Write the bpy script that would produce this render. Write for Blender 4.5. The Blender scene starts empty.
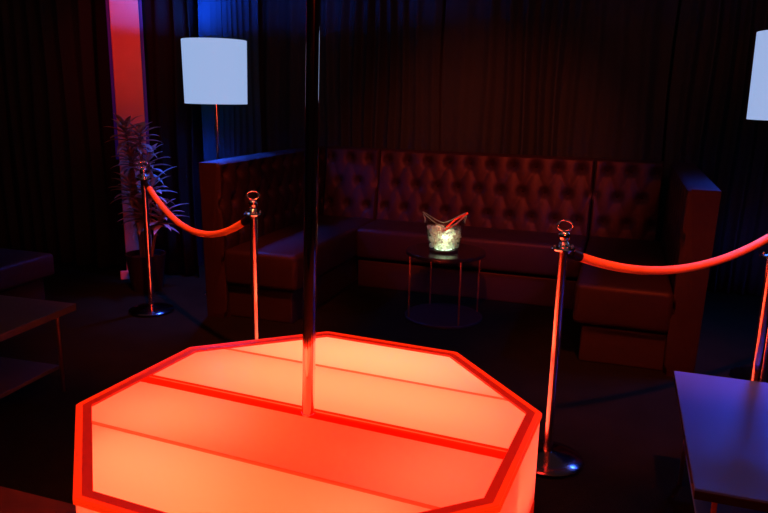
import bpy, bmesh, math, random
from mathutils import Vector, Matrix, noise
random.seed(7)
PI = math.pi
SC = bpy.context.scene
COL = SC.collection
TH = 0.324                      # the room's axes are turned by this much against the view
ORI = Vector((0, 5.23, 0))      # origin of the room frame: front edge of the centre seat

def W(s, w, z=0.0):
    return Vector((s*math.cos(TH)+w*math.sin(TH), ORI.y - s*math.sin(TH)+w*math.cos(TH), z))

# ------------------------------------------------------------------ materials
def mat(name, col, rough=0.5, metal=0.0, spec=0.5, bump=None, vary=None, emit=None, estr=0.0, sheen=0.0, coat=0.0):
    m = bpy.data.materials.new(name); m.use_nodes = True
    nt = m.node_tree; b = nt.nodes['Principled BSDF']
    b.inputs['Base Color'].default_value = (*col, 1)
    b.inputs['Roughness'].default_value = rough
    b.inputs['Metallic'].default_value = metal
    b.inputs['Specular IOR Level'].default_value = spec
    b.inputs['Sheen Weight'].default_value = sheen
    b.inputs['Coat Weight'].default_value = coat
    if emit:
        b.inputs['Emission Color'].default_value = (*emit, 1); b.inputs['Emission Strength'].default_value = estr
    tc = nt.nodes.new('ShaderNodeTexCoord')
    if vary:
        sc, amt = vary
        n = nt.nodes.new('ShaderNodeTexNoise'); n.inputs['Scale'].default_value = sc; n.inputs['Detail'].default_value = 4
        nt.links.new(tc.outputs['Object'], n.inputs['Vector'])
        r = nt.nodes.new('ShaderNodeMix'); r.data_type = 'RGBA'
        r.inputs[6].default_value = (*[c*(1-amt) for c in col], 1)
        r.inputs[7].default_value = (*[min(1, c*(1+amt)) for c in col], 1)
        nt.links.new(n.outputs['Fac'], r.inputs[0]); nt.links.new(r.outputs[2], b.inputs['Base Color'])
    if bump:
        sc, st = bump
        n = nt.nodes.new('ShaderNodeTexNoise'); n.inputs['Scale'].default_value = sc; n.inputs['Detail'].default_value = 3
        nt.links.new(tc.outputs['Object'], n.inputs['Vector'])
        bp = nt.nodes.new('ShaderNodeBump'); bp.inputs['Strength'].default_value = st; bp.inputs['Distance'].default_value = 0.01
        nt.links.new(n.outputs['Fac'], bp.inputs['Height']); nt.links.new(bp.outputs['Normal'], b.inputs['Normal'])
    return m

def mat_wood(name, c1, c2, rough):
    m = mat(name, c1, rough); nt = m.node_tree; b = nt.nodes['Principled BSDF']
    tc = nt.nodes.new('ShaderNodeTexCoord'); mp = nt.nodes.new('ShaderNodeMapping')
    mp.inputs['Scale'].default_value = (1.2, 14, 14)
    n = nt.nodes.new('ShaderNodeTexNoise'); n.inputs['Scale'].default_value = 3; n.inputs['Detail'].default_value = 6
    r = nt.nodes.new('ShaderNodeMix'); r.data_type = 'RGBA'
    r.inputs[6].default_value = (*c1, 1); r.inputs[7].default_value = (*c2, 1)
    nt.links.new(tc.outputs['Object'], mp.inputs['Vector']); nt.links.new(mp.outputs['Vector'], n.inputs['Vector'])
    nt.links.new(n.outputs['Fac'], r.inputs[0]); nt.links.new(r.outputs[2], b.inputs['Base Color'])
    return m

def mat_translucent(name, col, diffuse_share=0.25, gloss=0.0, clear=0.0):
    m = bpy.data.materials.new(name); m.use_nodes = True; nt = m.node_tree
    nt.nodes.remove(nt.nodes['Principled BSDF']); out = nt.nodes['Material Output']
    t = nt.nodes.new('ShaderNodeBsdfTranslucent'); t.inputs['Color'].default_value = (*col, 1)
    d = nt.nodes.new('ShaderNodeBsdfDiffuse'); d.inputs['Color'].default_value = (*col, 1)
    mx = nt.nodes.new('ShaderNodeMixShader'); mx.inputs[0].default_value = diffuse_share
    nt.links.new(t.outputs[0], mx.inputs[1]); nt.links.new(d.outputs[0], mx.inputs[2])
    last = mx
    if gloss:
        g = nt.nodes.new('ShaderNodeBsdfGlossy'); g.inputs['Roughness'].default_value = 0.15
        m2 = nt.nodes.new('ShaderNodeMixShader'); m2.inputs[0].default_value = gloss
        nt.links.new(mx.outputs[0], m2.inputs[1]); nt.links.new(g.outputs[0], m2.inputs[2]); last = m2
    if clear:
        g = nt.nodes.new('ShaderNodeBsdfTransparent'); m3 = nt.nodes.new('ShaderNodeMixShader'); m3.inputs[0].default_value = clear
        nt.links.new(last.outputs[0], m3.inputs[1]); nt.links.new(g.outputs[0], m3.inputs[2]); last = m3
    nt.links.new(last.outputs[0], out.inputs['Surface'])
    return m

def mat_thin_clear(name, tint, base_gloss=0.06, edge=0.55, rough=0.05):
    m = bpy.data.materials.new(name); m.use_nodes = True; nt = m.node_tree
    nt.nodes.remove(nt.nodes['Principled BSDF']); out = nt.nodes['Material Output']
    t = nt.nodes.new('ShaderNodeBsdfTransparent'); t.inputs['Color'].default_value = (*tint, 1)
    g = nt.nodes.new('ShaderNodeBsdfGlossy'); g.inputs['Roughness'].default_value = rough
    lw = nt.nodes.new('ShaderNodeLayerWeight'); lw.inputs['Blend'].default_value = 0.35
    mr = nt.nodes.new('ShaderNodeMapRange'); mr.inputs['To Min'].default_value = base_gloss; mr.inputs['To Max'].default_value = edge
    nt.links.new(lw.outputs['Facing'], mr.inputs['Value'])
    mx = nt.nodes.new('ShaderNodeMixShader')
    nt.links.new(mr.outputs[0], mx.inputs[0]); nt.links.new(t.outputs[0], mx.inputs[1]); nt.links.new(g.outputs[0], mx.inputs[2])
    nt.links.new(mx.outputs[0], out.inputs['Surface'])
    return m

M = {
 'carpet': mat('dark_carpet', (.009, .012, .005), .95, bump=(220, .5), vary=(6, .35), spec=.0),
 'woodfloor': mat_wood('stained_floorboards', (.09, .035, .015), (.18, .08, .03), .3),
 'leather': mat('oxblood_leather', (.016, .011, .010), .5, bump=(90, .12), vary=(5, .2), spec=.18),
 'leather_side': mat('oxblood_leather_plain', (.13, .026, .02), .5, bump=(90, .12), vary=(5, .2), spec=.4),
 'plinth': mat('sofa_plinth', (.015, .011, .010), .6, spec=.3),
 'button': mat('leather_button', (.010, .004, .004), .9, spec=.05),
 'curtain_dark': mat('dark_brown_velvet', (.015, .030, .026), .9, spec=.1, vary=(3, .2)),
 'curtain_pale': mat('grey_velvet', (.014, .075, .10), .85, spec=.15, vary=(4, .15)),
 'black_velvet': mat('black_velvet', (.010, .008, .005), .95, spec=.05),
 'wall': mat('black_wall_paint', (.012, .02, .02), .9, spec=.1),
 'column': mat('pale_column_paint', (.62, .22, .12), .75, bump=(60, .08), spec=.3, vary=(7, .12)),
 'chrome': mat('polished_chrome', (.86, .84, .82), .09, 1.0),
 'chrome_pole': mat('polished_steel_pole', (.80, .78, .77), .07, 1.0),
 'base_metal': mat('weighted_base_metal', (.22, .10, .09), .16, 1.0),
 'post': mat('satin_chrome_post', (.84, .80, .76), .20, 1.0),
 'black_metal': mat('black_metal', (.018, .014, .013), .35, .6),
 'leg_metal': mat('thin_dark_bronze', (.55, .30, .2), .3, 1.0),
 'rope': mat('red_velvet_rope', (.95, .42, .06), .75, sheen=.1, bump=(260, .4), spec=.2),
 'black': mat('black_plastic', (.012, .011, .011), .55, spec=.2),
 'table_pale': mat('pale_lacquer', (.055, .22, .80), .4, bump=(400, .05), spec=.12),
 'table_wood': mat_wood('brown_wood_top', (.03, .035, .02), (.05, .06, .03), .5),
 'round_top': mat('smoked_lacquer_top', (.014, .012, .012), .22, spec=.35),
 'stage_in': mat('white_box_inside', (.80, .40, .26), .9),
 'panel': mat_translucent('opal_acrylic', (.86, .86, .86), .06, .02),
 'seam': mat_translucent('red_tinted_seam', (.80, .30, .20), .15),
 'beam': mat_translucent('red_tinted_beam', (.85, .05, .01), .15),
 'trim_bright': mat('backlit_red_trim', (.5, .03, .01), .35, emit=(1, .022, .001), estr=.9),  # glow of both trims is emission, standing in for light from the box
 'trim_dark': mat('backlit_dark_red_trim', (.4, .02, .01), .35, emit=(1, .010, .0005), estr=.40),
 'leaf': mat('green_leaf', (.24, .20, .14), .5, vary=(9, .4)),
 'stem': mat('brown_cane', (.14, .09, .05), .8),
 'pot': mat('dark_pot', (.008, .007, .007), .6, spec=.2),
 'soil': mat('potting_soil', (.03, .02, .015), .95),
 'shade': mat('lit_lamp_shade', (.05, .05, .06), .9, emit=(.36, .52, .88), estr=.84, bump=(300, .05)),
 'shade_in': mat('lamp_shade_lining', (.3, .3, .32), .8),
 'bulb': mat('lit_bulb', (.5, .5, .6), .5, emit=(.2, .4, 1), estr=3.0),
 'led': mat('blue_led_strip', (.02, .01, .05), .5, emit=(.12, .02, 1), estr=.03),
 'clear': mat_thin_clear('clear_acrylic', (.93, .97, .94), .04, .45),
 'rimclear': mat_translucent('clear_acrylic_rim', (.40, .95, .65), .4, .25, .2),
 'ice': mat_translucent('frosted_ice', (.92, .95, .88), .25, .12, .35),
 'ledbase': mat('lit_led_disc', (.6, .7, .6), .5, emit=(.72, 1, .70), estr=2.2),
 'tongs': mat('red_tongs_metal', (.95, .17, .08), .25, .55),
}

# ------------------------------------------------------------------ helpers
def link(name, bm, m, parent=None, smooth=False, mats=None):
    me = bpy.data.meshes.new(name); bmesh.ops.recalc_face_normals(bm, faces=bm.faces)
    bm.to_mesh(me); bm.free()
    for x in (mats or [m]): me.materials.append(x)
    if smooth:
        me.shade_smooth()
        try: me.set_sharp_from_angle(angle=math.radians(40))
        except Exception: pass
    o = bpy.data.objects.new(name, me); COL.objects.link(o)
    if parent: o.parent = parent
    return o

def tag(o, label, cat=None, group=None, kind=None):
    o['label'] = label
    if cat: o['category'] = cat
    if group: o['group'] = group
    if kind: o['kind'] = kind
    return o

def empty(name, label, cat, loc=(0, 0, 0), rz=0, group=None):
    o = bpy.data.objects.new(name, None); COL.objects.link(o)
    o.location = loc; o.rotation_euler = (0, 0, rz); o.empty_display_size = .1
    return tag(o, label, cat, group)

def copy_tree(o, parent=None):
    c = o.copy(); COL.objects.link(c); c.parent = parent
    for ch in list(o.children): copy_tree(ch, c)
    return c

def box(bm, a, b, bevel=0.0, seg=2):
    r = bmesh.ops.create_cube(bm, size=1.0); vs = r['verts']
    for v in vs:
        v.co = Vector((a[i]+(v.co[i]+.5)*(b[i]-a[i]) for i in range(3)))
    if bevel:
        es = list({e for v in vs for e in v.link_edges})
        bmesh.ops.bevel(bm, geom=es, offset=bevel, segments=seg, affect='EDGES', profile=.5)

def lathe(bm, prof, n=40, c=(0, 0), z0=0.0):
    rings = []
    for r, z in prof:
        if r < 1e-6: rings.append([bm.verts.new((c[0], c[1], z+z0))])
        else: rings.append([bm.verts.new((c[0]+r*math.cos(2*PI*k/n), c[1]+r*math.sin(2*PI*k/n), z+z0)) for k in range(n)])
    for A, B in zip(rings, rings[1:]):
        for k in range(n):
            k2 = (k+1) % n
            if len(A) == 1 and len(B) == 1: continue
            if len(A) == 1: bm.faces.new((A[0], B[k], B[k2]))
            elif len(B) == 1: bm.faces.new((A[k], B[0], A[k2]))
            else: bm.faces.new((A[k], B[k], B[k2], A[k2]))

def tube(bm, pts, r, n=12, cap=True, closed=False):
    pts = [Vector(p) for p in pts]; N = len(pts); rings = []
    up = Vector((0, 0, 1)); prev = None
    for i, p in enumerate(pts):
        if closed: t = pts[(i+1) % N]-pts[i-1]
        else: t = pts[min(i+1, N-1)]-pts[max(i-1, 0)]
        t.normalize()
        if prev is None:
            a = t.cross(up)
            if a.length < 1e-3: a = t.cross(Vector((1, 0, 0)))
        else: a = prev - t*prev.dot(t)
        a.normalize(); prev = a; b = t.cross(a)
        rr = r[i] if isinstance(r, (list, tuple)) else r
        rings.append([bm.verts.new(p+a*rr*math.cos(2*PI*k/n)+b*rr*math.sin(2*PI*k/n)) for k in range(n)])
    rng = range(N if closed else N-1)
    for i in rng:
        A, B = rings[i], rings[(i+1) % N]
        for k in range(n): bm.faces.new((A[k], A[(k+1) % n], B[(k+1) % n], B[k]))
    if cap and not closed:
        bm.faces.new(rings[0]); bm.faces.new(rings[-1])

def NB(): return bmesh.new()

# ------------------------------------------------------------------ camera
cam = bpy.data.cameras.new('camera'); co = bpy.data.objects.new('camera', cam); COL.objects.link(co)
cam.sensor_width = 36; cam.lens = 700.776/768*36; cam.clip_start = .05
co.matrix_world = Matrix.Translation((0, 0, 1.4927)) @ Matrix.Rotation(PI/2-.22935, 4, 'X') @ Matrix.Rotation(.01935, 4, 'Z')
SC.camera = co

# ------------------------------------------------------------------ room shell (room frame: s along the back wall, w away from the camera)
H = 3.1
def shell(name, pts, m, z0=0.0, z1=H, t=.08):
    """upright wall slab through two points of the room frame"""
    (s0, w0), (s1, w1) = pts
    a, b = W(s0, w0), W(s1, w1); d = (b-a).normalized(); n = Vector((-d.y, d.x, 0))
    bm = NB(); vs = []
    for p in (a, b, b+n*t, a+n*t):
        vs.append((bm.verts.new((p.x, p.y, z0)), bm.verts.new((p.x, p.y, z1))))
    for i in range(4):
        j = (i+1) % 4; bm.faces.new((vs[i][0], vs[j][0], vs[j][1], vs[i][1]))
    bm.faces.new([v[0] for v in vs]); bm.faces.new([v[1] for v in vs])
    o = link(name, bm, m); o['kind'] = 'structure'; return o

def slab(name, poly, z0, z1, m):
    bm = NB(); lo = [bm.verts.new((p.x, p.y, z0)) for p in poly]; hi = [bm.verts.new((p.x, p.y, z1)) for p in poly]
    n = len(poly)
    for i in range(n): bm.faces.new((lo[i], lo[(i+1) % n], hi[(i+1) % n], hi[i]))
    bm.faces.new(lo); bm.faces.new(hi)
    o = link(name, bm, m); o['kind'] = 'structure'; return o

SPL = -3.14     # where carpet meets the boards, room frame w
slab('floor', [W(-7, SPL), W(5, SPL), W(5, 1.3), W(-7, 1.3)], -.06, 0, M['carpet'])
slab('floor', [W(-7, -6.5), W(5, -6.5), W(5, SPL), W(-7, SPL)], -.06, 0, M['woodfloor'])
bpy.data.objects['floor.001']['label'] = 'dark stained floorboards in front of the carpet'
slab('ceiling', [W(-7, -6.5), W(5, -6.5), W(5, 1.3), W(-7, 1.3)], H, H+.06, M['wall'])
shell('wall_back', ((-1.7, 1.12), (5, 1.12)), M['wall'])
shell('wall_side', ((-1.72, -.12), (-1.72, 1.2)), M['wall'])
shell('wall_left', ((-7, -.12), (-1.72, -.12)), M['wall'])
shell('wall_front', ((5, -6.5), (-7, -6.5)), M['wall'])
shell('wall_far_left', ((-7, -6.5), (-7, -.1)), M['wall'])
shell('wall_right', ((5, 1.2), (5, -6.5)), M['wall'])

# ------------------------------------------------------------------ curtains
def curtain(name, p0, p1, m, label, amp=.045, pitch=.16, seed=0, z0=.015, z1=H-.03, group=None):
    """one hanging panel with irregular folds between two points of the room frame"""
    a, b = W(*p0), W(*p1); L = (b-a).length; d = (b-a)/L; n = Vector((-d.y, d.x, 0))
    rnd = random.Random(seed); k = max(8, int(L/.011)); prof = []
    ph = 0; cur = rnd.uniform(.8, 1.2)
    for i in range(k+1):
        t = L*i/k
        ph += (L/k)/(pitch*(1+.35*math.sin(t*3.1+seed)))*2*PI
        amp_i = amp*(.75+.4*math.sin(t*5.3+seed*2))
        prof.append((t, amp_i*math.sin(ph)+.3*amp_i*math.sin(2*ph+1)))
    bm = NB(); rows = []
    for j in range(9):
        f = j/8; z = z0+(z1-z0)*f
        row = []
        for t, y in prof:
            sq = 1-.25*f
            p = a+d*(t+.012*math.sin(9*f+t*7))+n*(y*sq)
            row.append(bm.verts.new((p.x, p.y, z)))
        rows.append(row)
    for A, B in zip(rows, rows[1:]):
        for i in range(k): bm.faces.new((A[i], A[i+1], B[i+1], B[i]))
    o = link(name, bm, m, smooth=True)
    md = o.modifiers.new('cloth', 'SOLIDIFY'); md.thickness = .004; md.offset = 0
    tag(o, label, 'curtain', group); return o

curtain('curtain', (-1.60, .95), (.15, .95), M['curtain_dark'], 'dark brown floor length curtain behind the left corner of the sofa', seed=1)
curtain('curtain', (.17, .95), (1.95, .95), M['curtain_dark'], 'dark brown floor length curtain behind the middle of the tufted sofa', seed=2, pitch=.19)
curtain('curtain', (1.97, .95), (4.4, .95), M['curtain_dark'], 'black looking curtain in the dark corner behind the right end of sofa', seed=3)
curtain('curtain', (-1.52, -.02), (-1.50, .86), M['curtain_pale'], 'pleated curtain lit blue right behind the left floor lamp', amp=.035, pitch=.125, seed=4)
curtain('curtain', (-1.90, -.24), (-1.50, -.20), M['black_velvet'], 'black curtain strip between the red lit column and the left floor lamp', seed=9, amp=.03)
curtain('curtain', (-3.3, -.27), (-2.36, -.27), M['curtain_dark'], 'dark brown curtain just left of the red lit column', seed=5, amp=.04)
curtain('curtain', (-4.6, -.27), (-3.32, -.27), M['curtain_dark'], 'nearly black curtain at the far left edge of the room', seed=6, amp=.04)

# column; strips either side emit blue, added for blue light on the trim
cr = empty('column', 'square column lit red, behind the leafy plant', 'column', W(-1.99, -.33), .33)
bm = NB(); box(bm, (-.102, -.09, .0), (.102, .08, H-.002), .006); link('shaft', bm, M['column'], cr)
bm = NB(); box(bm, (-.15, -.115, 0), (.12, -.091, .07), .006); link('base_trim', bm, M['column'], cr)
for x in (-.115, .115):
    bm = NB(); box(bm, (x-.012, -.05, .95), (x+.012, -.03, H-.05), .003)
    tag(link('led_strip', bm, M['led'], cr), 'dim blue light strip')

# ------------------------------------------------------------------ tufted sofa units
DX, DY = .172, .19
def tuft(a, b):
    p = a/DX + b/(2*DY); q = a/DX - b/(2*DY)
    dp, dq = p-round(p), q-round(q)
    da, db = (dp+dq)*DX/2, (dp-dq)*DY
    return .35*(abs(math.sin(PI*p))*abs(math.sin(PI*q)))**.5 + .65 - 1.15*math.exp(-(da*da+db*db)/(.030**2))
def tufted_panel(name, parent, P, L, z0, z1, b0, thick, phase=0.0, D=.038):
    """upholstered back: P(a, z, out) -> point, a 0..L along it, z height, out towards the sitter; b0 height of top button row"""
    nu, nv = max(8, int(L/.0125)), max(8, int((z1-z0)/.0125)); r = .022
    bm = NB(); g = []
    for i in range(nu+1):
        row = []
        for j in range(nv+1):
            a = L*i/nu; z = z0+(z1-z0)*j/nv
            e = min(a, L-a, z1-z, .5)
            rd = r-math.sqrt(max(0, r*r-(r-min(e, r))**2))
            k = min(1, e/.03)
            h = D*(tuft(a-phase, z-b0)-1)*k
            row.append(bm.verts.new(P(a, z, h-rd)))
        g.append(row)
    for i in range(nu):
        for j in range(nv): bm.faces.new((g[i][j], g[i+1][j], g[i+1][j+1], g[i][j+1]))
    back = [[bm.verts.new(P(L*i/nu, z0+(z1-z0)*j, -thick)) for j in (0, 1)] for i in range(nu+1)]
    for i in range(nu):
        bm.faces.new((g[i][nv], g[i+1][nv], back[i+1][1], back[i][1]))
        bm.faces.new((g[i][0], g[i+1][0], back[i+1][0], back[i][0]))
        bm.faces.new((back[i][0], back[i+1][0], back[i+1][1], back[i][1]))
    for i in (0, nu): bm.faces.new([g[i][j] for j in range(nv+1)]+[back[i][1], back[i][0]])
    o = link(name, bm, M['leather'], parent, smooth=True)
    # buttons
    row = 0
    while True:
        z = b0-row*DY
        if z < z0+.04: break
        a = phase+(row % 2)*DX/2 - 3*DX
        while a < L-.03:
            if a > .03:
                bm = NB(); bmesh.ops.create_uvsphere(bm, u_segments=10, v_segments=6, radius=.013)
                c = P(a, z, -D*1.35)
                for v in bm.verts: v.co += c
                link('button', bm, M['button'], o, smooth=True)
            a += DX
        row += 1
    return o

def cushion(name, parent, poly_box, z0, z1, m='leather', bev=.035):
    (a0, a1), (b0, b1) = poly_box
    bm = NB(); box(bm, (a0, b0, z0), (a1, b1, z1), bev, 4)
    return link(name, bm, M[m], parent, smooth=True)

ZT, ZS = 1.035, .475
WC, WT = .46, .56        # back: seat crease and top edge, distance behind the seat front
SLI, SLO, SLS = -.755, -.905, -.235
SRI, SRO, SRS = 1.985, 2.145, 1.475
WL, WR = -1.05, -1.02
CL, CR = -.245, 1.47     # joints between the three units
ZP, ZC = .215, .235      # plinth height, underside of the seat block
def Pback(s0):
    return lambda a, z, out: Vector((s0+a, WC+(WT-WC)*(z-.4)/(ZT-.4)-out, z))
def mk(name, label):
    return empty(name, label, 'sofa', ORI.to_tuple(), -TH, 'tufted sofa units around the round table')

c = mk('sofa_unit', 'long straight middle unit of the tufted leather sofa behind round table')
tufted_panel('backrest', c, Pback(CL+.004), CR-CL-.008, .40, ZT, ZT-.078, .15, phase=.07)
cushion('seat', c, ((CL+.004, CR-.004), (0, WC+.02)), ZC, ZS)
bm = NB(); box(bm, (CL+.01, .05, 0), (CR-.01, WT+.1, ZP), .01); link('plinth', bm, M['plinth'], c)

l = mk('sofa_unit', 'left corner unit of the tufted leather sofa beside the left floor lamp')
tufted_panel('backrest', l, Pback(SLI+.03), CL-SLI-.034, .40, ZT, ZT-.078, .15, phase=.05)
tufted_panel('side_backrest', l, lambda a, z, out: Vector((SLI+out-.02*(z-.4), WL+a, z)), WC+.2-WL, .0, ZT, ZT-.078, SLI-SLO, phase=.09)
cushion('seat', l, ((SLI-.01, SLS), (WL+.0, WC+.02)), ZC, ZS)
bm = NB(); box(bm, (SLI-.01, WL+.06, 0), (SLS-.06, WC, ZP), .01); link('plinth', bm, M['plinth'], l)

r = mk('sofa_unit', 'right corner unit of the tufted leather sofa beyond the right rope')
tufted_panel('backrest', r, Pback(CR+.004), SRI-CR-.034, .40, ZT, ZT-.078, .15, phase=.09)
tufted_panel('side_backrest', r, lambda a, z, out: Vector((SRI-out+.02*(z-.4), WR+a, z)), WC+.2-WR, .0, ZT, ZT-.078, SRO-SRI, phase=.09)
cushion('seat', r, ((SRS, SRI+.01), (WR, WC+.02)), ZC, ZS)
bm = NB(); box(bm, (SRS+.05, WR+.06, 0), (SRI+.01, WC, ZP), .01); link('plinth', bm, M['plinth'], r)

# bench seat at the far left
b = empty('bench', 'low dark padded bench at the far left, behind the brown table', 'bench', (-2.12, 4.39, 0), -TH)
bm = NB(); box(bm, (-1.1, -1.25, .30), (0, .0, .45), .025, 3); tag(link('seat', bm, M['leather'], b, smooth=True), 'padded leather seat')
bm = NB(); box(bm, (-1.05, -1.2, .0), (-.06, -.05, .299), .006); link('base', bm, M['black'], b)

# ------------------------------------------------------------------ floor lamps
ZB2 = 1.765
def lamp(label, loc, zb1, ztop=1.826, hs=.43, rt=.222, rb=.216):
    t = empty('floor_lamp', label, 'lamp', loc, 0, 'floor lamps at the two ends of the sofa')
    z0 = ztop-hs; bm = NB()
    lathe(bm, [(rb, z0), (rt, ztop), (rt-.004, ztop), (rb-.004, z0), (rb, z0)], 64)
    sh = link('lamp_shade', bm, M['shade'], t, smooth=True)
    bm = NB(); lathe(bm, [(rb-.0055, z0+.001), (rt-.0055, ztop-.001), (rt-.007, ztop-.001), (rb-.007, z0+.001), (rb-.0055, z0+.001)], 64)
    link('lining', bm, M['shade_in'], sh, smooth=True)
    bm = NB()
    for k in range(3):
        a = 2*PI*k/3; tube(bm, [(0, 0, ztop-.02), ((rt-.01)*math.cos(a), (rt-.01)*math.sin(a), ztop-.006)], .002, 6)
    link('shade_ring', bm, M['chrome'], t)
    bm = NB(); lathe(bm, [(0, ztop-.02), (.005, ztop-.02), (.008, ztop), (.006, ztop+.01), (0, ztop+.015)], 16); link('finial', bm, M['chrome'], t, smooth=True)
    bm = NB(); lathe(bm, [(0, .02), (.0105, .02), (.0105, z0+.05), (.015, z0+.06), (.015, z0+.085), (0, z0+.085)], 24); link('pole', bm, M['chrome'], t, smooth=True)
    bm = NB(); lathe(bm, [(0, 0), (.13, 0), (.135, .008), (.13, .018), (.02, .024), (0, .024)], 40); link('base', bm, M['chrome'], t, smooth=True)
    for zb_ in (zb1, ZB2):
        bm = NB(); bmesh.ops.create_uvsphere(bm, u_segments=16, v_segments=10, radius=.02, matrix=Matrix.Translation((0, 0, zb_)))
        link('bulb', bm, M['bulb'], t, smooth=True)
    return t, z0
lampL = (-1.205, 5.06, 0); lampR = (2.062, 3.62, 0)
lamp('floor lamp with glowing pale blue drum shade behind the left end of sofa', lampL, 1.535)
lamp('floor lamp with pale shade, half cut off at the right edge', lampR, 1.558)

# ------------------------------------------------------------------ potted plant
pp = empty('potted_plant', 'tall spiky leafed plant standing in front of the red lit column', 'plant', (-1.80, 5.15, 0))
bm = NB(); lathe(bm, [(0, 0), (.11, 0), (.145, .26), (.15, .28), (.137, .28), (.13, .24), (0, .24)], 32); link('pot', bm, M['pot'], pp, smooth=True)
bm = NB(); lathe(bm, [(0, .241), (.129, .241), (.1, .25), (0, .252)], 24); link('soil', bm, M['soil'], pp)
heads = [(-.10, .02, 1.20, .21), (.02, -.03, 1.17, .20), (-.06, .0, 1.02, .20), (.05, .02, .98, .22), (.10, -.08, .80, .26), (-.10, .05, .78, .22), (.15, -.06, .60, .27), (.0, -.05, .62, .22)]
bm = NB()
for x, y, z, L in heads:
    tube(bm, [(x*.3, y*.3, .24), (x*.6, y*.6, .24+(z-.24)*.5), (x, y, z)], [.013, .011, .007], 8)
link('stem', bm, M['stem'], pp, smooth=True)
bm = NB(); rl = random.Random(3)
for hx, hy, hz, L in heads:
    nl = 22
    for k in range(nl):
        az = k*2.4+rl.uniform(-.3, .3); el = -.25+1.25*(k/nl)+rl.uniform(-.15, .15); ln = L*rl.uniform(.55, .9)
        wd = .014*rl.uniform(.8, 1.3); base = Vector((hx, hy, hz-.10+.12*k/nl))
        prev = None; seg = 7; p = base.copy(); e = el
        for i in range(seg+1):
            f = i/seg; e2 = el-.55*f*f
            if i: p = p+Vector((math.cos(az)*math.cos(e2), math.sin(az)*math.cos(e2), math.sin(e2)))*ln/seg
            wf = wd*(.45+1.1*math.sin(PI*min(1, f*.9+.08)))*(1-f**4) + .0006
            sd = Vector((-math.sin(az), math.cos(az), 0))
            cup = Vector((0, 0, wf*.35))
            q = (bm.verts.new(p-sd*wf+cup), bm.verts.new(p), bm.verts.new(p+sd*wf+cup))
            if prev:
                bm.faces.new((prev[0], q[0], q[1], prev[1])); bm.faces.new((prev[1], q[1], q[2], prev[2]))
            prev = q
lf = link('foliage', bm, M['leaf'], pp, smooth=True)
md = lf.modifiers.new('leaf', 'SOLIDIFY'); md.thickness = .0015

# ------------------------------------------------------------------ stanchions
def stanchion(label, x, y):
    t = empty('stanchion', label, 'stanchion', (x, y, 0), math.atan2(y, x)-PI/2, 'rope barrier posts')
    bm = NB(); lathe(bm, [(0, 0), (.146, 0), (.150, .004), (.150, .014), (.140, .022), (.09, .034), (.035, .046), (.024, .05), (0, .05)], 64); link('base', bm, M['base_metal'], t, smooth=True)
    bm = NB(); lathe(bm, [(0, .05), (.0195, .05), (.0195, .16), (.0185, .165), (.0185, .90), (0, .90)], 32); link('post', bm, M['post'], t, smooth=True)
    bm = NB(); lathe(bm, [(0, .90), (.02, .90), (.046, .908), (.048, .914), (.046, .918), (.02, .921), (.017, .928), (.022, .934), (.016, .941), (0, .941)], 40)
    for k in range(4):        # the four slots where ropes hook in
        a = k*PI/2+.4; bmesh.ops.create_uvsphere(bm, u_segments=8, v_segments=6, radius=.006, matrix=Matrix.Translation((.036*math.cos(a), .036*math.sin(a), .922)))
    link('collar', bm, M['chrome'], t, smooth=True)
    bm = NB(); bmesh.ops.create_uvsphere(bm, u_segments=28, v_segments=18, radius=.0235)
    for v in bm.verts: v.co.z += .962
    link('ball', bm, M['chrome'], t, smooth=True)
    bm = NB(); tube(bm, [(.028*math.cos(2*PI*k/40), .006*math.sin(2*PI*k/40), 1.003+.0195*math.sin(2*PI*k/40)) for k in range(40)], .0036, 10, closed=True)
    link('ring', bm, M['chrome'], t, smooth=True)
    return t
S = {'S1': (-1.592, 4.608), 'S2': (-.633, 3.331), 'S3': (.701, 2.68), 'S4': (1.49, 2.62), 'S5': (1.90, 3.28)}
stanchion('chrome rope post standing in front of the plant and column', *S['S1'])
stanchion('chrome rope post right behind the lit stage, left of the dance pole', *S['S2'])
stanchion('chrome rope post at the right corner of the lit stage', *S['S3'])
stanchion('chrome rope post cut off at the right edge behind the blue lit table', *S['S4'])
stanchion('chrome rope post holding the right rope just beyond the right edge', *S['S5'])

def rope(label, A, B, sag, za=.905, zb=.905, r=.0185):
    t = empty('barrier_rope', label, 'rope', ((A[0]+B[0])/2, (A[1]+B[1])/2, 0), 0, 'velvet barrier ropes')
    mid = Vector(((A[0]+B[0])/2, (A[1]+B[1])/2, 0))
    a, b = Vector((A[0], A[1], za)), Vector((B[0], B[1], zb)); d = (b-a); dh = Vector((d.x, d.y, 0)).normalized()
    def pt(f):
        p = a+dh*.022+(b-a-dh*.044)*f; p.z -= sag*4*f*(1-f)+.008; return p-mid
    P = [pt(i/60) for i in range(61)]
    bm = NB(); tube(bm, P[3:58], r, 20); link('velvet', bm, M['rope'], t, smooth=True)
    for k, seq in ((0, P[1:4]), (1, P[57:60])):
        bm = NB(); tube(bm, seq, r+.0025, 20); cp = link('end_cap', bm, M['black_metal'], t, smooth=True)
        q = P[0:2] if k == 0 else P[59:61]
        e = q[0] if k == 0 else q[-1]
        bm = NB(); tube(bm, q, .006, 8)
        hk = [e+Vector((0, 0, .010))+Vector((dh.x*.012*math.cos(s), dh.y*.012*math.cos(s), .012*math.sin(s))) for s in [i*PI/8 for i in range(16)]]
        tube(bm, hk, .004, 8, closed=True)
        link('hook', bm, M['chrome'], cp, smooth=True)
    return t
rope('red velvet rope hanging between the two posts left of the dance pole', S['S1'], S['S2'], .20)
rope('red velvet rope sagging across the right half towards the right edge', S['S3'], S['S5'], .13)

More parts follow.
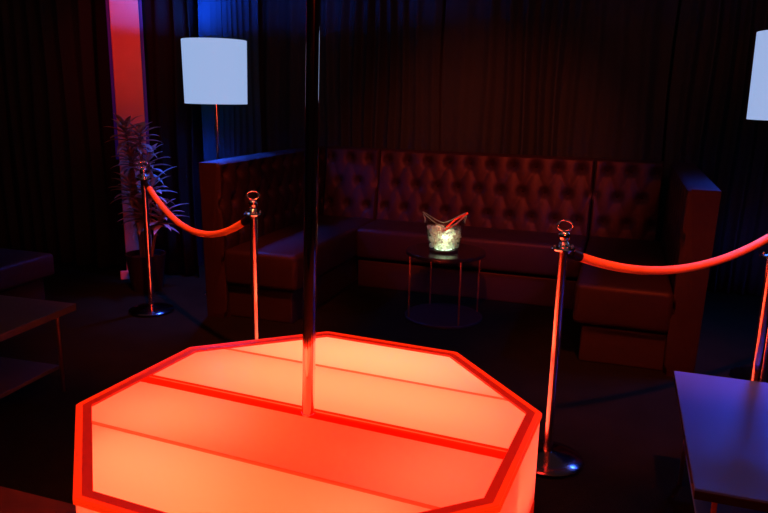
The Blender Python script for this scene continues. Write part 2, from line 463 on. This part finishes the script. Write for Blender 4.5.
# ------------------------------------------------------------------ lit octagonal stage
CX, CY, R, ROT, HS = -.2546, 2.2958, .8266, 3.14399, .40
SA = ROT-2.5*PI/4                       # direction of the normal of the far edge
st = empty('stage', 'glowing red orange octagonal dance stage in the foreground', 'stage', (CX, CY, 0), SA-PI/2)
# local frame: +y is the normal of the far edge, so the strips run along x
def octo(rad): return [Vector((rad*math.cos(PI/8+k*PI/4), rad*math.sin(PI/8+k*PI/4), 0)) for k in range(8)]
def ring_solid(name, ro, ri, z0, z1, m, parent, bev=0):
    bm = NB(); o_, i_ = octo(ro), octo(ri)
    v = [[bm.verts.new((p.x, p.y, z)) for p in L for z in (z0, z1)] for L in (o_, i_)]
    g = lambda L, k, t: v[L][2*(k % 8)+t]
    for k in range(8):
        bm.faces.new((g(0, k, 0), g(0, k+1, 0), g(0, k+1, 1), g(0, k, 1)))
        bm.faces.new((g(1, k, 0), g(1, k, 1), g(1, k+1, 1), g(1, k+1, 0)))
        bm.faces.new((g(0, k, 1), g(0, k+1, 1), g(1, k+1, 1), g(1, k, 1)))
        bm.faces.new((g(0, k, 0), g(1, k, 0), g(1, k+1, 0), g(0, k+1, 0)))
    if bev:
        es = [e for e in bm.edges if abs(e.verts[0].co.z-z1) < 1e-6 and abs(e.verts[1].co.z-z1) < 1e-6]
        bmesh.ops.bevel(bm, geom=es, offset=bev, segments=2, affect='EDGES')
    return link(name, bm, m, parent)
RI = R-.024; RP = R-.056
tag(ring_solid('outer_frame', R, RI, HS-.020, HS, M['trim_bright'], st, .004), 'bright red glowing outer frame of the top')
tag(ring_solid('inner_frame', RI-.0005, RP, HS-.018, HS-.002, M['trim_dark'], st), 'darker red inner border of the top')
ring_solid('base_frame', R-.004, R-.05, .0, .05, M['trim_dark'], st)
# closed white box under the panels
bm = NB(); f = octo(R-.052); lo = [bm.verts.new((p.x, p.y, .03)) for p in f]; hi = [bm.verts.new((p.x, p.y, .045)) for p in f]
for k in range(8): bm.faces.new((lo[k], lo[(k+1) % 8], hi[(k+1) % 8], hi[k]))
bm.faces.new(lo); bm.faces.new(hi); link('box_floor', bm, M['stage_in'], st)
# side panels, one for each of the eight sides
so, si = octo(R-.006), octo(R-.011)
for k in range(8):
    a, b_, c_, d_ = so[k], so[(k+1) % 8], si[(k+1) % 8], si[k]
    bm = NB(); lo = [bm.verts.new((p.x, p.y, .051)) for p in (a, b_, c_, d_)]; hi = [bm.verts.new((p.x, p.y, HS-.021)) for p in (a, b_, c_, d_)]
    for i in range(4): bm.faces.new((lo[i], lo[(i+1) % 4], hi[(i+1) % 4], hi[i]))
    bm.faces.new(lo); bm.faces.new(hi); link('side_panel', bm, M['panel'], st)
# four top strips of opal acrylic, clipped to the octagon
def strip(name, y0, y1, z0, z1, m, rad, lab=None):
    poly = octo(rad)
    def clip(poly, sgn, lim):
        out = []
        for i, p in enumerate(poly):
            q = poly[(i+1) % len(poly)]; ip, iq = sgn*(p.y-lim) >= 0, sgn*(q.y-lim) >= 0
            if ip: out.append(p)
            if ip != iq: out.append(p+(q-p)*((lim-p.y)/(q.y-p.y)))
        return out
    poly = clip(clip(poly, 1, y0), -1, y1)
    bm = NB(); lo = [bm.verts.new((p.x, p.y, z0)) for p in poly]
    bm.faces.new(lo)
    if z1 is not None:
        hi = [bm.verts.new((p.x, p.y, z1)) for p in poly]; n = len(poly)
        for i in range(n): bm.faces.new((lo[i], lo[(i+1) % n], hi[(i+1) % n], hi[i]))
        bm.faces.new(hi)
    o = link(name, bm, m, st)
    if lab: o['label'] = lab
    return o
AP = .388
G = .009
for (y0, y1) in ((AP+G, .9), (.022, AP-G), (-AP+G, -.050), (-.9, -AP-G)):
    strip('top_panel', y0, y1, HS-.010, None, M['panel'], RP+.0002)
for y in (AP, -AP): strip('seam', y-G, y+G, HS-.009, None, M['seam'], RP)
strip('seam', .006, .022, HS-.009, None, M['beam'], RP); strip('seam', -.050, -.002, HS-.009, None, M['beam'], RP)  # wide red strips: shadow of the middle support put in as tint
strip('seam', -.002, .006, HS-.009, None, M['seam'], RP)
for y, t in ((AP, .004), (-AP, .004), (-.009, .004)):
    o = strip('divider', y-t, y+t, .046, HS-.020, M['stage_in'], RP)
# the light inside the box: LED boards on its floor
def st_world(x, y, z):
    a = SA-PI/2; return Vector((CX+x*math.cos(a)-y*math.sin(a), CY+x*math.sin(a)+y*math.cos(a), z))
def area(name, loc, rot, sx, sy, col, e, spread=PI):
    L = bpy.data.lights.new(name, 'AREA'); L.shape = 'RECTANGLE'; L.size = sx; L.size_y = sy; L.color = col; L.energy = e
    o = bpy.data.objects.new(name, L); COL.objects.link(o); o.location = loc; o.rotation_euler = rot; return o
def point(name, loc, col, e, rad=.03):
    L = bpy.data.lights.new(name, 'POINT'); L.color = col; L.energy = e; L.shadow_soft_size = rad
    o = bpy.data.objects.new(name, L); COL.objects.link(o); o.location = loc; return o
SAL = (1, .088, .034); ORG = (1, .018, .0); RED = (1, .003, .0)
zb = .06; rz = SA-PI/2
K = 2.3
def board(x0, x1, y0, y1, col, e):
    area('led_board', st_world((x0+x1)/2, (y0+y1)/2, zb), (PI, 0, rz), x1-x0, y1-y0, col, e*K*(x1-x0)*(y1-y0))
board(-.40, .40, AP+.03, .72, SAL, 25)
board(.40, .58, AP+.03, .54, SAL, 30)
board(-.58, -.40, AP+.03, .54, SAL, 30)
board(-.64, .64, .13, AP-.04, SAL, 22)
board(-.68, -.28, -AP+.04, -.14, SAL, 22)
board(-.28, -.06, -AP+.04, -.12, ORG, 20)
board(-.06, .50, -AP+.04, -.10, RED, 22)
board(.50, .66, -AP+.04, -.10, SAL, 20)
board(-.45, -.10, -.70, -AP-.04, SAL, 22)
board(-.10, .32, -.70, -AP-.04, ORG, 20)
board(.32, .45, -.70, -AP-.04, SAL, 18)
for k in (3, 4, 5, 6, 7, 0):
    a = k*PI/4
    p = st_world(.66*math.cos(a), .66*math.sin(a), .2); point('led_tube', p, SAL, 1.6, .03)

# ------------------------------------------------------------------ dance pole
dp_c = st_world(.0, -.028, 0)
dp = empty('dance_pole', 'polished chrome dance pole rising from the middle of the lit stage', 'pole', (dp_c.x+.010, dp_c.y, HS-.009)); dp.rotation_euler = (0, .018, 0)
bm = NB(); lathe(bm, [(0, 0), (.0225, 0), (.0225, H-HS-.01), (0, H-HS-.01)], 48); link('pole', bm, M['chrome_pole'], dp, smooth=True)
bm = NB(); lathe(bm, [(.0226, 0), (.026, 0), (.0255, .005), (.0226, .006)], 48); link('collar', bm, M['chrome_pole'], dp, smooth=True)

# ------------------------------------------------------------------ square tables
def square_table(label, cx, cy, ang, top, edge, group='low square tables', size=.90, h=.45):
    t = empty('side_table', label, 'table', (cx, cy, 0), -ang, group); hs = size/2; ins = .065
    bm = NB(); box(bm, (-hs, -hs, h-.008), (hs, hs, h), .002); link('table_top', bm, M[top], t)
    bm = NB(); box(bm, (-hs+.001, -hs+.001, h-.034), (hs-.001, hs-.001, h-.0081), .002); link('apron', bm, M[edge], t)
    for sx in (-1, 1):
        for sy in (-1, 1):
            x, y = sx*(hs-ins), sy*(hs-ins)
            bm = NB(); box(bm, (x-.007, y-.007, 0), (x+.007, y+.007, h-.034), .0015); link('leg', bm, M['leg_metal'], t)
    bm = NB(); i = hs-ins-.007; box(bm, (-i, -i, .125), (i, i, .145), .002); link('shelf', bm, M[top], t)
    return t
square_table('low square table with a blue and purple lit top at lower right', 1.15+.45*math.cos(.32)-.45*math.sin(.32), 2.59-.45*math.sin(.32)-.45*math.cos(.32), .32, 'table_pale', 'black')  # black edge: shade on the unlit front face put in as colour
square_table('low square brown table at the left edge, left of the stage', -2.07, 3.0, .27, 'table_wood', 'table_wood')

# ------------------------------------------------------------------ round table
rt = empty('round_table', 'small round drum table with thin legs in front of the sofa', 'table', (.415, 4.60, 0))
bm = NB(); lathe(bm, [(0, .445), (.262, .445), (.268, .449), (.268, .466), (.264, .47), (0, .47)], 64); link('table_top', bm, M['round_top'], rt, smooth=True)
bm = NB(); lathe(bm, [(0, .0), (.262, .0), (.266, .004), (.266, .016), (.262, .02), (0, .02)], 64); link('base_plate', bm, M['black'], rt, smooth=True)
for k in range(4):
    a = math.radians(-72+90*k); x, y = .254*math.cos(a), .254*math.sin(a)
    bm = NB(); tube(bm, [(x, y, .02), (x, y, .445)], .0065, 10); link('leg', bm, M['leg_metal'], rt, smooth=True)

# ------------------------------------------------------------------ ice bucket
BX, BY, BZ = .398, 4.57, .47
ib = empty('ice_bucket', 'clear glowing ice bucket with swept up ends on the round table', 'bucket', (BX, BY, BZ))
NBK, NT = 96, 26
def bucket_pt(th, t, off=0.0):
    hgt = .262-.085*(1-abs(math.cos(th))**1.5)        # rim is high at both ends, low front and back
    z = .016+(hgt-.016)*t
    f = z/.262
    rx = .094+.052*f**.9+off; ry = .080+.022*f+off
    return Vector((rx*math.cos(th), ry*math.sin(th), z))
bm = NB(); g = [[bm.verts.new(bucket_pt(2*PI*i/NBK, j/NT)) for j in range(NT+1)] for i in range(NBK)]
def in_hole(i, j):
    th = 2*PI*(i+.5)/NBK; th = (th+PI) % (2*PI)-PI
    d = min(abs(th), PI-abs(th)); t = (j+.5)/NT
    return (d/.30)**2+((t-.83)/.10)**2 < 1
for i in range(NBK):
    for j in range(NT):
        if not in_hole(i, j): bm.faces.new((g[i][j], g[(i+1) % NBK][j], g[(i+1) % NBK][j+1], g[i][j+1]))
bk = link('bowl', bm, M['clear'], ib, smooth=True); md = bk.modifiers.new('wall', 'SOLIDIFY'); md.thickness = .003
bm = NB(); tube(bm, [bucket_pt(2*PI*i/NBK, 1.0) for i in range(NBK)], .0032, 8, closed=True); link('rim', bm, M['rimclear'], ib, smooth=True)
for c0 in (0, PI):
    bm = NB(); tube(bm, [bucket_pt(c0+.31*math.cos(2*PI*k/28), .83+.105*math.sin(2*PI*k/28)) for k in range(28)], .003, 8, closed=True)
    link('handle', bm, M['rimclear'], ib, smooth=True)
bm = NB()
rings = []
for sc_, z in ((.0, .0), (.9, .0), (1.0, .004), (1.0, .016), (0, .016)):
    if sc_ == 0: rings.append([bm.verts.new((0, 0, z))])
    else: rings.append([bm.verts.new((.096*sc_*math.cos(2*PI*i/48), .082*sc_*math.sin(2*PI*i/48), z)) for i in range(48)])
for A, B in zip(rings, rings[1:]):
    for i in range(48):
        j = (i+1) % 48
        if len(A) == 1: bm.faces.new((A[0], B[i], B[j]))
        elif len(B) == 1: bm.faces.new((A[i], B[0], A[j]))
        else: bm.faces.new((A[i], B[i], B[j], A[j]))
link('base', bm, M['black'], ib)
bm = NB(); lathe(bm, [(0, .0165), (.055, .0165), (.055, .020), (0, .020)], 32); link('light_disc', bm, M['ledbase'], ib)
point('bucket_led', (BX, BY, BZ+.036), (.9, 1, .78), .22, .012)
point('bucket_led', (BX, BY, BZ+.11), (.92, 1, .72), .9, .012)
# ice cubes
bm = NB(); box(bm, (-.0125, -.0125, -.0125), (.0125, .0125, .0125), .004, 2)
ice0 = link('ice_cube', bm, M['ice'], smooth=True); tag(ice0, 'small frosted ice cube in the glowing bucket on the round table', 'ice', 'ice cubes in the bucket')
ri = random.Random(5); first = True
for lay in range(6):
    z = .036+.024*lay
    f = z/.262; rx = .094+.052*f**.9-.015; ry = .080+.022*f-.017
    n = int(rx/.027)
    for ix in range(-n, n+1):
        for iy in range(-3, 4):
            x = ix*.0275+(lay % 2)*.012+ri.uniform(-.002, .002); y = iy*.0275+(lay % 2)*.010+ri.uniform(-.002, .002)
            if (x/rx)**2+(y/ry)**2 > 1: continue
            if lay < 4 and (x*x+y*y) < .022**2: continue       # room for the light at the bottom
            if lay == 4 and x > .035 and ri.random() < .5: continue
            if lay == 5 and (x > -.01 or ri.random() < .35): continue
            o = ice0 if first else ice0.copy()
            if not first: COL.objects.link(o)
            first = False
            o.location = (BX+x, BY+y, BZ+z+ri.uniform(-.002, .002)); o.rotation_euler = (ri.uniform(-.35, .35), ri.uniform(-.35, .35), ri.uniform(0, 1.5))
# tongs
tg = empty('ice_tongs', 'red lit ice tongs sticking up from the ice in the bucket', 'tongs', (BX, BY, BZ))
hinge = Vector((.142, -.03, .262))
for k, dy in ((0, -.018), (1, .018)):
    bm = NB(); tip = Vector((-.01, -.05+dy*.6, .150)); midp = (hinge+tip)/2+Vector((0, dy, -.012 if k == 0 else .012))
    tube(bm, [hinge, hinge.lerp(midp, .5)+Vector((0, dy*.4, 0)), midp, midp.lerp(tip, .6), tip], [.006, .0065, .0065, .006, .009], 10)
    link('arm', bm, M['tongs'], tg, smooth=True)
bm = NB(); bmesh.ops.create_uvsphere(bm, u_segments=12, v_segments=8, radius=.009, matrix=Matrix.Translation(hinge)); link('hinge', bm, M['tongs'], tg, smooth=True)

# ------------------------------------------------------------------ lights of the room, with added fills
BLUE = (.012, .095, 1.0)
for (L_, z1_, e1, e2) in ((lampL, 1.535, 30, 190), (lampR, 1.558, 125, 10)):
    point('lamp_bulb', (L_[0], L_[1], z1_), BLUE, e1, .045 if e1 < 50 else .09); point('lamp_bulb', (L_[0], L_[1], ZB2), BLUE, e2, .045)
def spot(name, loc, tgt, col, e, ang, blend, rad=.05):
    L = bpy.data.lights.new(name, 'SPOT'); L.color = col; L.energy = e; L.spot_size = math.radians(ang); L.spot_blend = blend; L.shadow_soft_size = rad
    o = bpy.data.objects.new(name, L); COL.objects.link(o); o.location = loc
    o.rotation_euler = (Vector(tgt)-Vector(loc)).to_track_quat('-Z', 'Y').to_euler(); return o
spot('rope_spotlight', (1.0, 1.7, 2.95), (1.33, 2.98, .75), (1, .06, .012), 420, 38, .8)  # unseen spots, added to brighten the two ropes
spot('rope_spotlight', (-.75, 2.6, 2.95), (-1.12, 3.95, .75), (1, .06, .012), 420, 40, .8)
spot('sofa_spotlight', (.1, 1.6, 2.95), (.75, 5.75, .80), (1, .06, .03), 800, 35, .9)  # unseen spot, added to lift the tufted backrest
cw = W(-2.01, -.4)
spot('red_spotlight', (cw.x+.1, cw.y-1.5, 2.95), (cw.x, cw.y, 1.9), (1, .008, .03), 75, 40, 1.0)
area('red_wash_light', (.2, 2.4, 2.95), (math.radians(18), 0, 0), .5, .5, (1, .045, .03), 14)
area('red_stage_light', (.6, -.8, 2.6), (math.radians(68), 0, .15), .25, .35, (1, .045, .01), 35)
area('dim_ceiling_light', (-.3, 2.5, 3.05), (0, 0, 0), 7, 6, (1, .85, .70), 5)  # unseen panel added as ambient fill, not a ceiling fitting
wd = bpy.data.worlds.new('world'); SC.world = wd; wd.use_nodes = True
wd.node_tree.nodes['Background'].inputs[0].default_value = (.9, .62, .6, 1); wd.node_tree.nodes['Background'].inputs[1].default_value = .004

SC.view_settings.view_transform = 'Standard'; SC.view_settings.look = 'None'; SC.view_settings.exposure = 0; SC.view_settings.gamma = 1
SC.view_settings.use_curve_mapping = False
try:
    SC.cycles.max_bounces = 8; SC.cycles.transparent_max_bounces = 24; SC.cycles.use_denoising = True; SC.cycles.sample_clamp_indirect = 4
except Exception: pass
